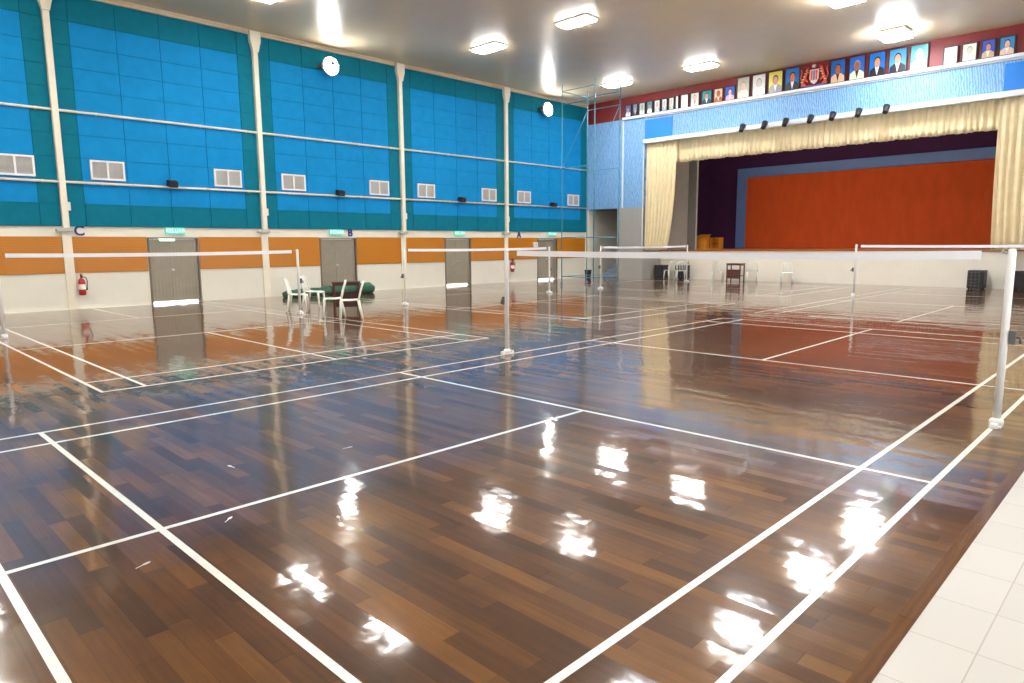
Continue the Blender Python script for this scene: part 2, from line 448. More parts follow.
# ------------------------------------------------------------------ wall vents
VX = [(-3.72,-2.95), (-1.69,-.87), (1.6,2.44), (3.77,4.62), (7.14,7.98), (9.3,10.15), (12.66,13.5), (14.79,15.65), (18.22,19.06)]
vlab = ['white louvred wall vent cut by the left edge of the picture',
        'white louvred wall vent just right of the pilaster marked C',
        'white louvred wall vent left of the second pilaster from the left',
        'white louvred wall vent just right of the second pilaster from the left',
        'white louvred wall vent left of the third pilaster from the left',
        'white louvred wall vent just right of the third pilaster from the left',
        'white louvred wall vent left of the fourth pilaster, nearest the corner pilaster',
        'white louvred wall vent just right of the fourth pilaster, over letter A',
        'white louvred wall vent closest to the stage corner']
v0 = None
for i, (a, c) in enumerate(VX):
    W = .84; cx = (a+c)/2
    if i == 0: cx = -3.37
    if v0 is None:
        t = thing('wall_vent', vlab[i], 'vent', (cx, YW-.055, 3.46), 0, 'wall vents over the lower rail')
        f = MB()
        f.box((-W/2, -.05, 0), (-W/2+.05, 0, .52)); f.box((W/2-.05, -.05, 0), (W/2, 0, .52))
        f.box((-W/2+.05, -.05, 0), (W/2-.05, 0, .05)); f.box((-W/2+.05, -.05, .47), (W/2-.05, 0, .52)); f.box((-.025, -.05, .05), (.025, 0, .47))
        f.build('vent_frame', M['white'], t)
        for sgn in (-1, 1):
            l = MB(); x0, x1 = (-W/2+.05, -.025) if sgn < 0 else (.025, W/2-.05)
            l.box((x0, -.008, .05), (x1, 0, .47))
            for k in range(11):
                z = .07+k*.037
                l.box((x0, -.03, z), (x1, -.008, z+.012), None, 0, Matrix.Translation((0, 0, 0)))
            l.build('louvre_panel', M['louvre'], t)
        v0 = t
    else: dup(v0, (cx, YW-.055, 3.46), 0, vlab[i])

# ------------------------------------------------------------------ wall speakers
slab = ['small black wall speaker above the leftmost grey door', 'small black wall speaker above the grey door behind the chairs',
        'small black wall speaker above the third grey door from the left', 'small black wall speaker above the grey door nearest the stage']
s0 = None
for i, x in enumerate((.32, 5.82, 11.4, 17.0)):
    if s0 is None:
        t = thing('wall_speaker', slab[i], 'speaker', (x, YW-.055, 3.42), 0, 'speakers on the blue wall')
        m4 = Matrix.Translation((0, -.22, .02)) @ Matrix.Rotation(R(14), 4, 'X') @ Matrix.Scale(.66, 4)
        b = MB(); b.prism([(-.14, -.14), (-.2, .16), (.2, .16), (.14, -.14)], m4 @ Matrix(((1,0,0,0),(0,1,0,-0.0),(0,0,1,-.13),(0,0,0,1))), .28); b.build('cabinet', M['black'], t)
        g = MB(); g.box((-.17, -.172, -.12), (.17, -.162, .13), None, 0, m4); g.build('grille', M['grille'], t)
        k = MB(); k.tube([(0, -.14, 0), (0, -.06, .0)], .03); k.box((-.06, -.06, -.09), (.06, -.0, .09)); k.build('bracket', M['black'], t)
        s0 = t
    else: dup(s0, (x, YW-.055, 3.42), 0, slab[i])

# ------------------------------------------------------------------ exit signs, letters, emergency lights
elab = ['green lit exit sign over the leftmost grey door', 'green lit exit sign over the grey door behind the chairs',
        'green lit exit sign over the third grey door from the left', 'green lit exit sign over the grey door nearest the stage']
e0 = None
for i, x in enumerate((.36, 5.72, 11.4, 17.12)):
    z = 2.02
    if e0 is None:
        t = thing('exit_sign', elab[i], 'exit sign', (x, YW-.0, z), 0, 'exit signs over the doors')
        b = MB(); b.box((-.27, -.1, 0), (.27, -.0, .185), None, .012); b.build('sign_box', M['green'], t)
        text_mesh('KELUAR', .15, .004, Matrix.Translation((0, -.103, .092)) @ WALLTEXT, 'lettering', M['signwhite'], t)
        e0 = t
    else: dup(e0, (x, YW-.0, z), 0, elab[i])
for ch, x, z, lab in (('C', -2.08, 2.085, 'dark blue letter C beside the first pilaster'), ('B', 6.3, 2.085, 'dark blue letter B right of the exit sign behind the chairs'), ('A', 14.95, 2.06, 'dark blue letter A right of the fourth pilaster')):
    o = text_mesh(ch, .36, .012, WALLTEXT, 'wall_letter', M['navy']); o.location = (x, YW-.013, z)
    tag(o, lab, 'letter')
def emerg(x, lab, w=.46):
    t = thing('emergency_light', lab, 'emergency light', (x, YW-.03, DZ-.03), 0)
    b = MB(); b.box((-w/2, -.09, 0), (w/2, 0, .05), None, .01); b.build('housing', M['plastic'], t)
    b = MB(); b.tube([(-w/2+.03, -.075, -.012), (w/2-.03, -.075, -.012)], .022); b.build('tube', M['emerg'], t)
emerg(.1, 'slim emergency light tube on the head of the leftmost grey door')

# ------------------------------------------------------------------ fire extinguishers
def extinguisher(x, z, lab):
    t = thing('fire_extinguisher', lab, 'fire extinguisher', (x, YW-.05, z), 0, 'fire extinguishers on the left wall')
    c = (0, -.11, 0)
    b = MB(); b.lathe([(.03, 0), (.078, .012), (.085, .04), (.085, .36), (.07, .42), (.035, .46), (.03, .48)], c); b.build('cylinder', M['red'], t)
    v = MB(); v.lathe([(.028, .48), (.028, .52), (.018, .53)], c, m=None); v.box((-.02, -.19, .52), (.02, -.03, .54)); v.box((-.015, -.2, .56), (.015, -.05, .575)); v.box((-.015,-.08,.53),(.015,-.06,.57)); v.build('valve', M['black'], t)
    h = MB(); h.tube([(.02, -.11, .5), (.1, -.13, .48), (.125, -.14, .38), (.11, -.13, .22), (.105, -.12, .14)], [.012, .012, .012, .014, .022]); h.build('hose', M['black'], t)
    l = MB(); l.lathe([(.0865, .16), (.0865, .3)], c, cap=False); l.build('label_band', M['plastic'], t)
    k = MB(); k.box((-.05, -.03, .1), (.05, 0, .4)); k.build('bracket', M['red'], t)
extinguisher(-2.17, .37, 'red fire extinguisher hanging below the letter C')
extinguisher(14.38, .44, 'red fire extinguisher behind the left post of the nearest net')

# little white box beside the last door
t = thing('switch_box', 'small white box on the ochre board left of the last door', 'switch box', (15.95, YW-.03, 1.52))
b = MB(); b.box((-.14, -.09, 0), (.14, 0, .22), None, .015); b.build('cover', M['plastic'], t)
b = MB(); b.box((-.04, -.1, .07), (.04, -.09, .15), None, .003); b.build('switch', M['louvre'], t)

# ------------------------------------------------------------------ wall floodlights
def floodlight(x, lab, src=None):
    if src: return dup(src, (x, YW-.06, 7.6), 0, lab)
    t = thing('floodlight', lab, 'floodlight', (x, YW-.06, 7.57), 0, 'round floodlights high on the blue wall')
    hs = MB(); hs.lathe([(.12, -.1), (.26, -.16), (.31, -.26), (.31, -.33), (.285, -.34), (.27, -.30)], (0, 0, 0), 'Y', cap=False); hs.lathe([(.01,-.09),(.12,-.1)],(0,0,0),'Y',cap=False); hs.build('housing', M['white'], t)
    l = MB(); l.lathe([(.275, -.31), (.2, -.37), (.1, -.4), (.01, -.41)], (0, 0, 0), 'Y', cap=False); l.build('lens', M['flood'], t)
    k = MB(); k.box((-.35, -.27, -.03), (-.315, -.02, .03)); k.box((.315, -.27, -.03), (.35, -.02, .03)); k.box((-.35, -.03, -.05), (.35, 0, .05)); k.build('bracket', M['chrome'], t)
    c = MB()
    for a in (20, 80, 150): 
        c.tube([(0, -.43, .06), (.2*math.cos(R(a)), -.4, .06+.16*math.sin(R(a))), (.29*math.cos(R(a)), -.345, .29*math.sin(R(a)))], .022)
    c.lathe([(.02,-.40),(.07,-.42),(.06,-.45),(.02,-.46)],(0,0,.06),'Y',n=14)
    c.build('wire_guard', M['chrome'], t)
    return t
f1 = floodlight(5.6, 'round floodlight glaring high between second and third pilaster')
floodlight(16.5, 'round floodlight glaring high near the stage corner', f1)
floodlight(-5.1, 'added round floodlight on the left wall behind the picture edge', f1)  # out of view, added to brighten the ceiling

# ------------------------------------------------------------------ ceiling lamps
def panel_lamp(x, y, lab, src=None):
    if src: return dup(src, (x, y, ZC), 0, lab)
    t = thing('ceiling_lamp', lab, 'ceiling lamp', (x, y, ZC), 0, 'rectangular ceiling lamps')
    f = MB()
    for a, c in (((-.3, -.6), (.3, -.57)), ((-.3, .57), (.3, .6)), ((-.3, -.57), (-.27, .57)), ((.27, -.57), (.3, .57))):
        f.box((*a, -.05), (*c, 0))
    f.box((-.27, -.57, -.03), (.27, .57, 0)); f.build('lamp_tray', M['white'], t)
    d = MB(); d.box((-.25, -.55, -.1), (.25, .55, -.035), None, .01); d.build('diffuser', M['lamp'], t)
    return t
p0 = panel_lamp(9.55, 13.35, 'rectangular ceiling lamp nearest the fourth pilaster, left of the middle')
panel_lamp(9.55, 9.55, 'rectangular ceiling lamp at the top middle of the picture', p0)
panel_lamp(17.0, 13.45, 'rectangular ceiling lamp closest to the left stage corner', p0)
panel_lamp(17.0, 9.6, 'rectangular ceiling lamp before the left half of the portrait row', p0)
panel_lamp(2.0, 13.7, 'rectangular ceiling lamp cut by the top edge, left part of ceiling', p0)
panel_lamp(2.0, 9.65, 'rectangular ceiling lamp outside the top edge, mirrored on the floor', p0)
panel_lamp(-5.5, 13.5, 'added rectangular ceiling lamp behind the camera by the left wall', p0)  # this and the next two are unseen, added to light the hall
panel_lamp(-5.5, 9.6, 'added rectangular ceiling lamp behind the camera over the middle', p0)
panel_lamp(-11, 11.5, 'added rectangular ceiling lamp at the back of the hall', p0)
def bay_lamp(x, y, lab, src=None):
    if src: return dup(src, (x, y, ZC), 0, lab)
    t = thing('high_bay_lamp', lab, 'ceiling lamp', (x, y, ZC), 0, 'square bright ceiling lamps')
    b = MB(); b.box((-.42, -.42, -.12), (.42, .42, -.04), None, .02); b.build('lamp_body', M['white'], t)
    d = MB(); d.box((-.44, -.4, -.22), (.44, .4, -.12), None, .02); d.build('diffuser', M['highbay'], t)
    k = MB(); k.box((-.08, -.08, -.04), (.08, .08, 0)); k.build('mount', M['white'], t)
    return t
h0 = bay_lamp(17.6, 3.15, 'glaring square ceiling lamp just above the dark-suited portraits')
bay_lamp(12.95, 3.1, 'glaring square ceiling lamp cut by the top edge, right part of ceiling', h0)
bay_lamp(8.3, 3.1, 'square ceiling lamp outside the top edge, mirrored lower right', h0)
bay_lamp(3.6, 3.1, 'added square ceiling lamp over the middle of the nearest court', h0)  # from here on unseen square lamps, added to light the right side
bay_lamp(-1.1, 3.1, 'added square ceiling lamp over the rear of the nearest court', h0)
bay_lamp(-7.5, 3.1, 'added square ceiling lamp behind the camera', h0)
# ------------------------------------------------------------------ right and back walls (unseen windows added to let in fill daylight)
b = MB()
WINS = [(-9.5, -6.5), (-4.2, -1.2), (1.1, 4.1), (6.4, 9.4), (11.7, 14.7)]
x = XB
for a, c in WINS:
    b.box((x, YR-.2, 0), (a, YR, ZC)); b.box((a, YR-.2, 0), (c, YR, 1.0)); b.box((a, YR-.2, 3.2), (c, YR, ZC)); x = c
b.box((x, YR-.2, 0), (XS+1.5, YR, ZC)); S(b.build('wall_right', M['cream']))
for n, (a, c) in enumerate(WINS):
    w = struct_empty('window_%d' % (n+1), ((a+c)/2, YR, 1.0)); W = (c-a)/2
    f = MB()
    for x0 in (-W, -W/3-.02, W/3-.02, W-.05): f.box((x0, -.12, 0), (x0+.05, -.05, 2.2))
    f.box((-W, -.12, 0), (W, -.05, .05)); f.box((-W, -.12, 2.15), (W, -.05, 2.2)); f.build('window_frame', M['white'], w)
b = MB(); b.box((XB-.2, YR, 0), (XB, YW, ZC)); S(b.build('wall_back', M['cream']))

# ------------------------------------------------------------------ proscenium wall
b = MB()
YO0, YO1 = 13.85, -.95         # stage opening
b.box((XS, 15.3, 0), (XS+.25, YO0, 3.3), M['grey'])                 # column left of the stage
b.box((XS, YO1, 0), (XS+.25, YR, 3.3), M['grey'])
b.box((XS, YW, 3.3), (XS+.25, YO0, 7.3), M['batik'])
b.box((XS, YO1, 3.3), (XS+.25, YR, 7.3), M['batik'])
b.box((XS, YO0, 6.28), (XS+.25, YO1, 7.3), M['batik'])
b.box((XS, YW, 7.3), (XS+.25, YR, ZC), M['maroon'])
wall_front = S(b.build('wall_front'))
b = MB()
b.box((XS-.1, YO0+.02, 6.1), (XS+.1, YO1-.02, 6.28), None, .01)
b.box((XS-.07, YO0+.0, 7.2), (XS, YR, 7.25), None, .008); b.box((XS-.16, 15.0, 7.25), (XS, YR, 7.36), None, .01)
S(b.build('trim_8', M['trimwhite']))
b = MB(); b.box((XS-.02, YO0-.0, 1.4), (XS+.06, YO0+.06, 6.1)); b.box((XS-.02, 14.98, 3.3), (XS, 15.06, 7.25)); S(b.build('trim_9', M['trimwhite']))
for n, (a, c, lab) in enumerate(((13.83, 12.42, 'plain bright blue board at the left end of the header'), (.52, -.93, 'plain bright blue board at the right end of the header'))):
    o = MB(); o.box((XS-.035, a, 6.29), (XS-.006, c, 7.12), None, .006)
    tag(o.build('header_board', M['brightblue']), lab, 'board', 'bright blue boards on the header')
# side recess (passage to the stage)
b = MB(); b.box((XS+.25, 15.3, 0), (23.5, 15.1, 3.6)); b.box((23.4, 17.2, 0), (23.5, 15.3, 3.6)); S(b.build('wall_recess', M['recess']))
b = MB(); b.box((XS+.25, 17.2, 3.3), (23.5, 15.1, 3.5)); S(b.build('ceiling_recess', M['doorframe']))
b = MB(); b.box((XS+.0, 17.2, 0), (XS+.35, 17.05, 3.3)); S(b.build('trim_10', M['cream']))
st = thing('steps', 'blue grey steps inside the passage left of the stage', 'steps', (21.3, 16.1, 0))
b = MB()
for k in range(5): b.box((-.6+k*.35, -.75, k*.22), (2.0, .75, k*.22+.22), None, .01)
b.build('treads', M['bluegrey'], st)

# ------------------------------------------------------------------ stage
ZS = 1.34
b = MB(); b.box((XF, 15.1, 0), (XF+.15, YR, ZS-.06), M['stagefront']); stagef = S(b.build('wall_stage_front'))
b = MB(); b.box((XF-.06, 15.1, ZS-.06), (28, YR, ZS)); S(b.build('floor_stage', M['stagewood']))
b = MB(); b.box((XS+.25, 13.95, 0), (XF, 13.85, 6)); S(b.build('trim_11', M['grey']))
b = MB(); b.box((27, 14.6, ZS), (27.2, YR, 7.6)); S(b.build('wall_stage_back', M['purple']))
b = MB(); b.box((XS+.4, 14.5, ZS), (27, 14.6, 7.4)); S(b.build('wall_stage_left', M['purple']))
b = MB(); b.box((XS+.4, -1.6, ZS), (27, -1.7, 7.4)); S(b.build('wall_stage_right', M['purple']))
b = MB(); b.box((XS+.25, 14.6, 7.4), (27.2, YR, 7.6)); S(b.build('ceiling_stage', M['purple']))
t = thing('backdrop', 'burnt orange backdrop panel in a wide blue grey frame at back of stage', 'backdrop', (26.9, 6.45, ZS))
hw = 6.42
b = MB(); b.box((-.06, -hw+.5, 0), (.04, hw-.5, 3.6)); b.build('orange_panel', M['orange'], t)
b = MB(); b.box((-.12, hw-.5, 0), (.06, hw, 4.06)); b.box((-.12, -hw, 0), (.06, -hw+.5, 4.06)); b.box((-.12, -hw+.5, 3.6), (.06, hw-.5, 4.06)); b.build('frame', M['framebl'], t)
# wings
for sgn, lab in ((1, 'tall grey folding wing panel behind the left curtain'), (-1, 'tall grey folding wing panel behind the right curtain')):
    cy = 6.45
    t = thing('wing_panel', lab, 'stage flat', (22.5, cy, ZS), 0, 'stage wing panels')
    b = MB(); b.box((-.04, sgn*7.98, 0), (.04, sgn*6.72, 5.4)); b.build('outer_leaf', M['wing'], t)
    b = MB(); b.box((-.04, 0, 0), (.04, .72, 5.4), None, 0, Matrix.Translation((0, sgn*6.72, 0)) @ Matrix.Rotation(R(-28 if sgn > 0 else 28+180), 4, 'Z') @ Matrix.Translation((0, -.72 if sgn > 0 else 0, 0)))
    b.build('inner_leaf', M['recess'], t)

for k_, y_ in enumerate((11.2, 8.0, 4.9, 1.7)):  # unseen fill lights added to brighten the orange backdrop
    t = thing('stage_fill_batten', 'added unseen fill light above the stage, %s' % ['left end', 'left of centre', 'right of centre', 'right end'][k_], 'fill light', (21.4, y_, 7.396), 0, 'added fill lights behind the valance')
    b = MB(); b.box((-.12, -1.2, -.1), (.1, 1.2, 0), None, .01); b.build('housing', M['white'], t)
    b = MB(); b.tube([(.08, -1.15, -.14), (.08, 1.15, -.14)], .05, None, 12); b.build('tube', M['batten'], t)

# curtains
def curtain(name, label, y_top, y_bot, z0, z1, pleat, amp, x, rows=14, sag=0.0):
    t = thing(name, label, 'curtain', (x, (y_top[0]+y_top[1])/2, z0)); oy = (y_top[0]+y_top[1])/2
    b = MB(); W = abs(y_top[1]-y_top[0]); n = max(24, int(W/pleat*8)); rnd = random.Random(len(name)+int(W*10))
    ph = [rnd.uniform(-.5, .5) for _ in range(int(W/pleat)+3)]
    rowsv = []
    for r in range(rows+1):
        f = r/rows; z = z1-(z1-z0)*f; row = []
        e = f**2.6
        ya = y_top[0]+(y_bot[0]-y_top[0])*e; yb = y_top[1]+(y_bot[1]-y_top[1])*e
        for i in range(n+1):
            u = i/n; k = u*W/pleat; j = int(k); fr = k-j
            ph_u = ph[j]*(1-fr)+ph[j+1]*fr
            xx = amp*(.5+.5*f)*math.sin(2*PI*k+ph_u*1.6+f*ph_u*1.5)
            zz = z
            if sag and r == rows: zz -= sag*abs(math.sin(PI*u*W/.8))
            row.append(b.bm.verts.new((xx, ya+(yb-ya)*u-oy, zz-z0)))
        rowsv.append(row)
    for r0, r1 in zip(rowsv, rowsv[1:]):
        for i in range(n): b.face([r0[i], r0[i+1], r1[i+1], r1[i]], None, True)
    o = b.build('cloth', M['curtain'], t)
    so = o.modifiers.new('thick', 'SOLIDIFY'); so.thickness = .012
    r = MB(); r.tube([(0, y_top[0]-oy, z1-z0+.015), (0, y_top[1]-oy, z1-z0+.015)], .02); r.build('curtain_rail', M['metal'], t)
    return t
curtain('stage_curtain', 'cream curtain gathered at the left side of the stage', (13.82, 12.3), (13.82, 12.72), ZS, 6.1, .2, .095, XS+.18, 18)
curtain('stage_curtain', 'cream curtain hanging straight at the right side of the stage', (.6, -.9), (.5, -.9), ZS, 6.1, .22, .095, XS+.18, 16)
curtain('valance', 'long pleated cream valance hanging under the stage header', (13.2, -.5), (13.2, -.5), 5.2, 6.25, .2, .075, XS+.4, 6, .03)

# header spotlights
spx = None
SPY = [9.07, 8.16, 7.33, 6.39, 5.6, 4.71, 3.81]
sl = ['leftmost', 'second from left', 'third from left', 'middle', 'third from right', 'second from right', 'rightmost']
for i, y in enumerate(SPY):
    lab = 'small black spotlight under the header, %s of the seven' % sl[i]
    if spx is None:
        t = thing('spotlight', lab, 'spotlight', (XS-.1, y, 6.24), 0, 'black spotlights under the header')
        mm = Matrix.Translation((-.2, 0, -.07)) @ Matrix.Rotation(R(35), 4, 'Y')
        b = MB(); b.lathe([(.06, -.14), (.085, -.12), (.1, .0), (.115, .14)], (0, 0, 0), 'Z', n=16); b.bm.transform(mm); b.build('can', M['black'], t)
        b = MB(); b.lathe([(.09, .141), (.01, .145)], (0, 0, 0), 'Z', n=16, cap=False); b.bm.transform(mm @ Matrix.Rotation(PI, 4, 'X')); b.build('lens', M['grille'], t)
        b = MB(); b.tube([(0, 0, .04), (-.12, 0, .06), (-.2, 0, .03)], .018); b.box((-.02, -.05, -.04), (0, .05, .1)); b.build('arm', M['black'], t)
        spx = t
    else: dup(spx, (XS-.1, y, 6.24), 0, lab)

# ------------------------------------------------------------------ portraits along the header ledge
def pic_mat(n, c): 
    k = 'pic_%s' % n
    if k not in M: M[k] = mat('portrait_%s' % n, c, .35, .05, 5)
    return M[k]
FRAME = M['black']
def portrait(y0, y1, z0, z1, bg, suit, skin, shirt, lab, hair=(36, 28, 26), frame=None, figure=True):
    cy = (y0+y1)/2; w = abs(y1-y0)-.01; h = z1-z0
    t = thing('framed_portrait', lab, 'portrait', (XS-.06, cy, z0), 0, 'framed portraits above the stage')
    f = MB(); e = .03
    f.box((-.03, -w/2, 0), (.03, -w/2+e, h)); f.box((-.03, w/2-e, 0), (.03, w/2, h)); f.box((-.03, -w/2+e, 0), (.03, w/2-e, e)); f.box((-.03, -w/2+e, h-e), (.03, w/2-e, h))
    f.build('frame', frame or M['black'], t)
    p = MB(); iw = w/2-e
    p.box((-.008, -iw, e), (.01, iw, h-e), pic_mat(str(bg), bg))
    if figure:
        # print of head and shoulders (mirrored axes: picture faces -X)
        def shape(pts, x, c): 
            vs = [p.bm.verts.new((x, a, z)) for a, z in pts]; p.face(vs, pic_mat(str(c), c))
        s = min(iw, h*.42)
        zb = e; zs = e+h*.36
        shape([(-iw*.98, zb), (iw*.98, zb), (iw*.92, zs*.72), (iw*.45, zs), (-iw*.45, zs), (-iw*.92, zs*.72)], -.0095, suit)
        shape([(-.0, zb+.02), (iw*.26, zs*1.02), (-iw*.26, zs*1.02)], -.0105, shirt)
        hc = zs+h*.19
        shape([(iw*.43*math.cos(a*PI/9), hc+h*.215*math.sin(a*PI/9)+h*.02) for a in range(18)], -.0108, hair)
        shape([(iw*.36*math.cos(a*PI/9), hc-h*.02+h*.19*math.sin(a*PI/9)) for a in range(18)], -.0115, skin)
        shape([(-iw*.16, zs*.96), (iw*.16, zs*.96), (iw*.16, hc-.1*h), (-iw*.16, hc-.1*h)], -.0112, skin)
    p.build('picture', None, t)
    return t
TAN, PK, WH, DK = (196, 140, 108), (226, 178, 164), (236, 238, 236), (34, 32, 46)
PX = [ # y0,y1,z0,z1,bg,suit,skin,shirt,label; glare is painted into the washed out ones
 (14.9,14.55,'s',(70,110,176),WH,TAN,(120,140,190),'small framed portrait at the far left end of the row'),
 (14.49,14.2,'s',(96,130,186),DK,TAN,WH,'small framed portrait, second from the left end of the row'),
 (14.14,13.8,'s',(168,200,204),WH,TAN,(90,150,160),'small framed portrait with pale teal ground, third from left end'),
 (13.74,13.41,'s',(70,150,176),WH,TAN,(200,220,220),'small framed portrait with teal ground, fourth from left end'),
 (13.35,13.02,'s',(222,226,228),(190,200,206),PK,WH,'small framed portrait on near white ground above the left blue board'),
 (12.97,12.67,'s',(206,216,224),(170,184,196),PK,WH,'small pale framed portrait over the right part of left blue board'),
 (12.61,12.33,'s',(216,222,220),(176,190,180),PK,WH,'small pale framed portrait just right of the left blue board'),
 (12.29,12.1,'s',(226,216,214),(200,196,196),PK,WH,'narrow framed portrait washed out by painted glare, eighth from left end'),
 (12.03,11.63,'s',(242,244,244),None,None,None,'framed picture washed white by painted glare among the small portraits'),
 (11.56,11.12,'s',(206,214,204),(226,230,222),PK,(150,120,120),'small framed portrait on grey green ground beside the white washed one'),
 (11.04,10.55,'s',(38,150,164),(36,60,80),TAN,WH,'small framed portrait on strong teal ground'),
 (10.48,10.05,'s',(216,200,170),(190,96,50),(190,90,60),WH,'small framed portrait on cream ground with rust coloured clothing'),
 (9.98,9.53,'s',(48,96,200),(226,176,196),PK,WH,'small framed portrait on royal blue ground with pink clothing'),
 (9.47,8.91,'l',(176,180,160),(206,212,196),PK,WH,'large pale grey green portrait with painted glare, first of the large ones'),
 (8.83,8.25,'l',(214,216,212),(240,242,240),(200,196,190),WH,'large portrait washed white by painted glare, second of the large ones'),
 (8.18,7.58,'l',(216,204,70),(140,136,130),TAN,WH,'large portrait on yellow ground with grey clothing'),
 (7.52,6.93,'l',(20,110,196),(40,44,56),(206,120,70),WH,'large portrait on blue ground with dark clothing left of the crest'),
 (5.85,5.29,'l',(16,96,180),(222,188,152),(176,96,60),(60,50,50),'large portrait in cream clothing just right of the crest'),
 (5.2,4.63,'l',(36,100,190),(206,222,190),(150,90,60),DK,'large portrait in pale green jacket and dark tie'),
 (4.54,3.97,'l',(10,110,200),(28,24,40),(206,140,100),WH,'large portrait in dark suit on deep blue ground'),
 (3.9,3.31,'l',(60,150,214),(30,26,40),(214,150,126),WH,'large portrait in dark suit on light blue ground, under the lamp'),
 (3.24,2.67,'l',(60,176,190),(210,230,226),(206,190,176),WH,'large portrait in white clothing on turquoise ground'),
 (2.25,1.82,'r',(236,240,246),None,None,None,'small framed picture washed white by painted glare right of the turquoise portrait'),
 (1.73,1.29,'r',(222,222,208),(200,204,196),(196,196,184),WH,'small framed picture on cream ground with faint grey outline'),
 (1.21,0.8,'r',(50,76,196),(200,170,130),TAN,WH,'small framed portrait on violet blue ground, second from right end'),
 (0.73,0.29,'r',(40,140,206),(226,200,176),PK,WH,'small framed portrait on sky blue ground at right end of row'),
]
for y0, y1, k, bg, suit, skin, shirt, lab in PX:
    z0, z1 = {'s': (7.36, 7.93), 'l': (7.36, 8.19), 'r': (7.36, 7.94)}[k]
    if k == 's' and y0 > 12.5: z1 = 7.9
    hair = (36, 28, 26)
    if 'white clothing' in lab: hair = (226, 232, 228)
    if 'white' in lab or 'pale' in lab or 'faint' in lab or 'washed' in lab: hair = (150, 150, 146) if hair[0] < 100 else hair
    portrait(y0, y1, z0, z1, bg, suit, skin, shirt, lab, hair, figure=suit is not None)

# crest with two striped supporters
t = thing('crest', 'orange and blue carved crest with striped supporters between the portraits', 'crest', (XS-.085, 6.41, 7.362)); t.scale = (1, .94, 1)
ORG, PB, GD = pic_mat('crest_orange', (224, 96, 46)), pic_mat('crest_blue', (110, 130, 196)), pic_mat('crest_pale', (226, 214, 214))
def flat(b, pts, x, m, d=.02): b.prism(pts, Matrix(((0,0,1,x),(1,0,0,0),(0,1,0,0),(0,0,0,1))), d, m)
b = MB(); flat(b, [(-.17, .62), (.17, .62), (.17, .3), (.1, .17), (0, .1), (-.1, .17), (-.17, .3)], -.02, None, .05)
sh = b.build('shield', GD, t)
b = MB()
for k in range(3): flat(b, [(-.14+k*.1, .58), (-.07+k*.1, .58), (-.07+k*.1, .24), (-.14+k*.1, .24)], -.035, [ORG, PB, ORG][k], .014)
b.build('shield_bars', None, sh)
for sgn in (-1, 1):
    b = MB()
    b.tube([(0, sgn*.47, .06), (0, sgn*.44, .2), (0, sgn*.36, .36), (0, sgn*.3, .55), (0, sgn*.27, .68)], [.05, .07, .09, .085, .06], ORG, 12, flat=.4)
    b.tube([(0, sgn*.27, .68), (0, sgn*.2, .72)], [.07, .05], ORG, 12, flat=.5)
    b.tube([(0, sgn*.3, .56), (0, sgn*.2, .52)], [.04, .03], ORG, 8); b.tube([(0, sgn*.38, .34), (0, sgn*.24, .22)], [.05, .03], ORG, 8)
    b.tube([(0, sgn*.44, .18), (0, sgn*.33, .08)], [.05, .03], ORG, 8)
    b.tube([(0, sgn*.46, .2), (0, sgn*.53, .4), (0, sgn*.48, .58), (0, sgn*.52, .68)], .022, ORG, 8)
    for k in range(5):
        z = .2+k*.1; y = sgn*(.45-k*.045)
        b.box((-.05, y-.05, z), (-.03, y+.05, z+.025), GD)
    b.build('supporter', None, t)
b = MB()
pts = []
for k in range(14):
    a = PI/2+2*PI*k/14; r = .1 if k % 2 == 0 else .05; pts.append((r*math.cos(a)+.02, .745+r*math.sin(a)*.8))
flat(b, pts, -.02, GD, .02); b.build('star', GD, t)
b = MB(); b.tube([(0, -.5, .1), (0, -.3, .05), (0, 0, .03), (0, .3, .05), (0, .5, .1)], .045, PB, 8, flat=.4); b.build('ribbon', PB, t)

# ------------------------------------------------------------------ things on and before the stage
def lectern():
    t = thing('lectern', 'honey coloured wooden lectern with sloped top at left of stage', 'lectern', (23.6, 12.95, ZS), 0)
    b = MB(); b.box((-.22, -.26, 0), (.22, .26, .05), None, .008); b.build('plinth', M['yellowwood'], t)
    b = MB(); b.prism([(-.2, .05), (.2, .05), (.2, .68), (-.2, .58)], Matrix(((1,0,0,0),(0,0,1,-.24),(0,1,0,0),(0,0,0,1))), .48); b.build('body', M['yellowwood'], t)
    b = MB(); b.box((-.25, -.29, -.015), (.25, .29, .015), None, .006, Matrix.Translation((0, 0, .65)) @ Matrix.Rotation(R(-14), 4, 'Y')); b.build('reading_top', M['yellowwood'], t)
lectern()
t = thing('wooden_cabinet', 'open fronted honey wood box standing beside the lectern', 'cabinet', (23.9, 12.38, ZS))
b = MB(); b.box((-.2, -.24, 0), (.2, -.2, .56)); b.box((-.2, .2, 0), (.2, .24, .56)); b.box((-.2, -.2, .52), (.2, .2, .56)); b.box((-.2, -.2, 0), (.2, .2, .04)); b.box((.17, -.2, .04), (.2, .2, .52)); b.build('carcass', M['yellowwood'], t)
b = MB(); b.box((-.18, -.2, .26), (.17, .2, .285)); b.build('shelf', M['darkwood'], t)

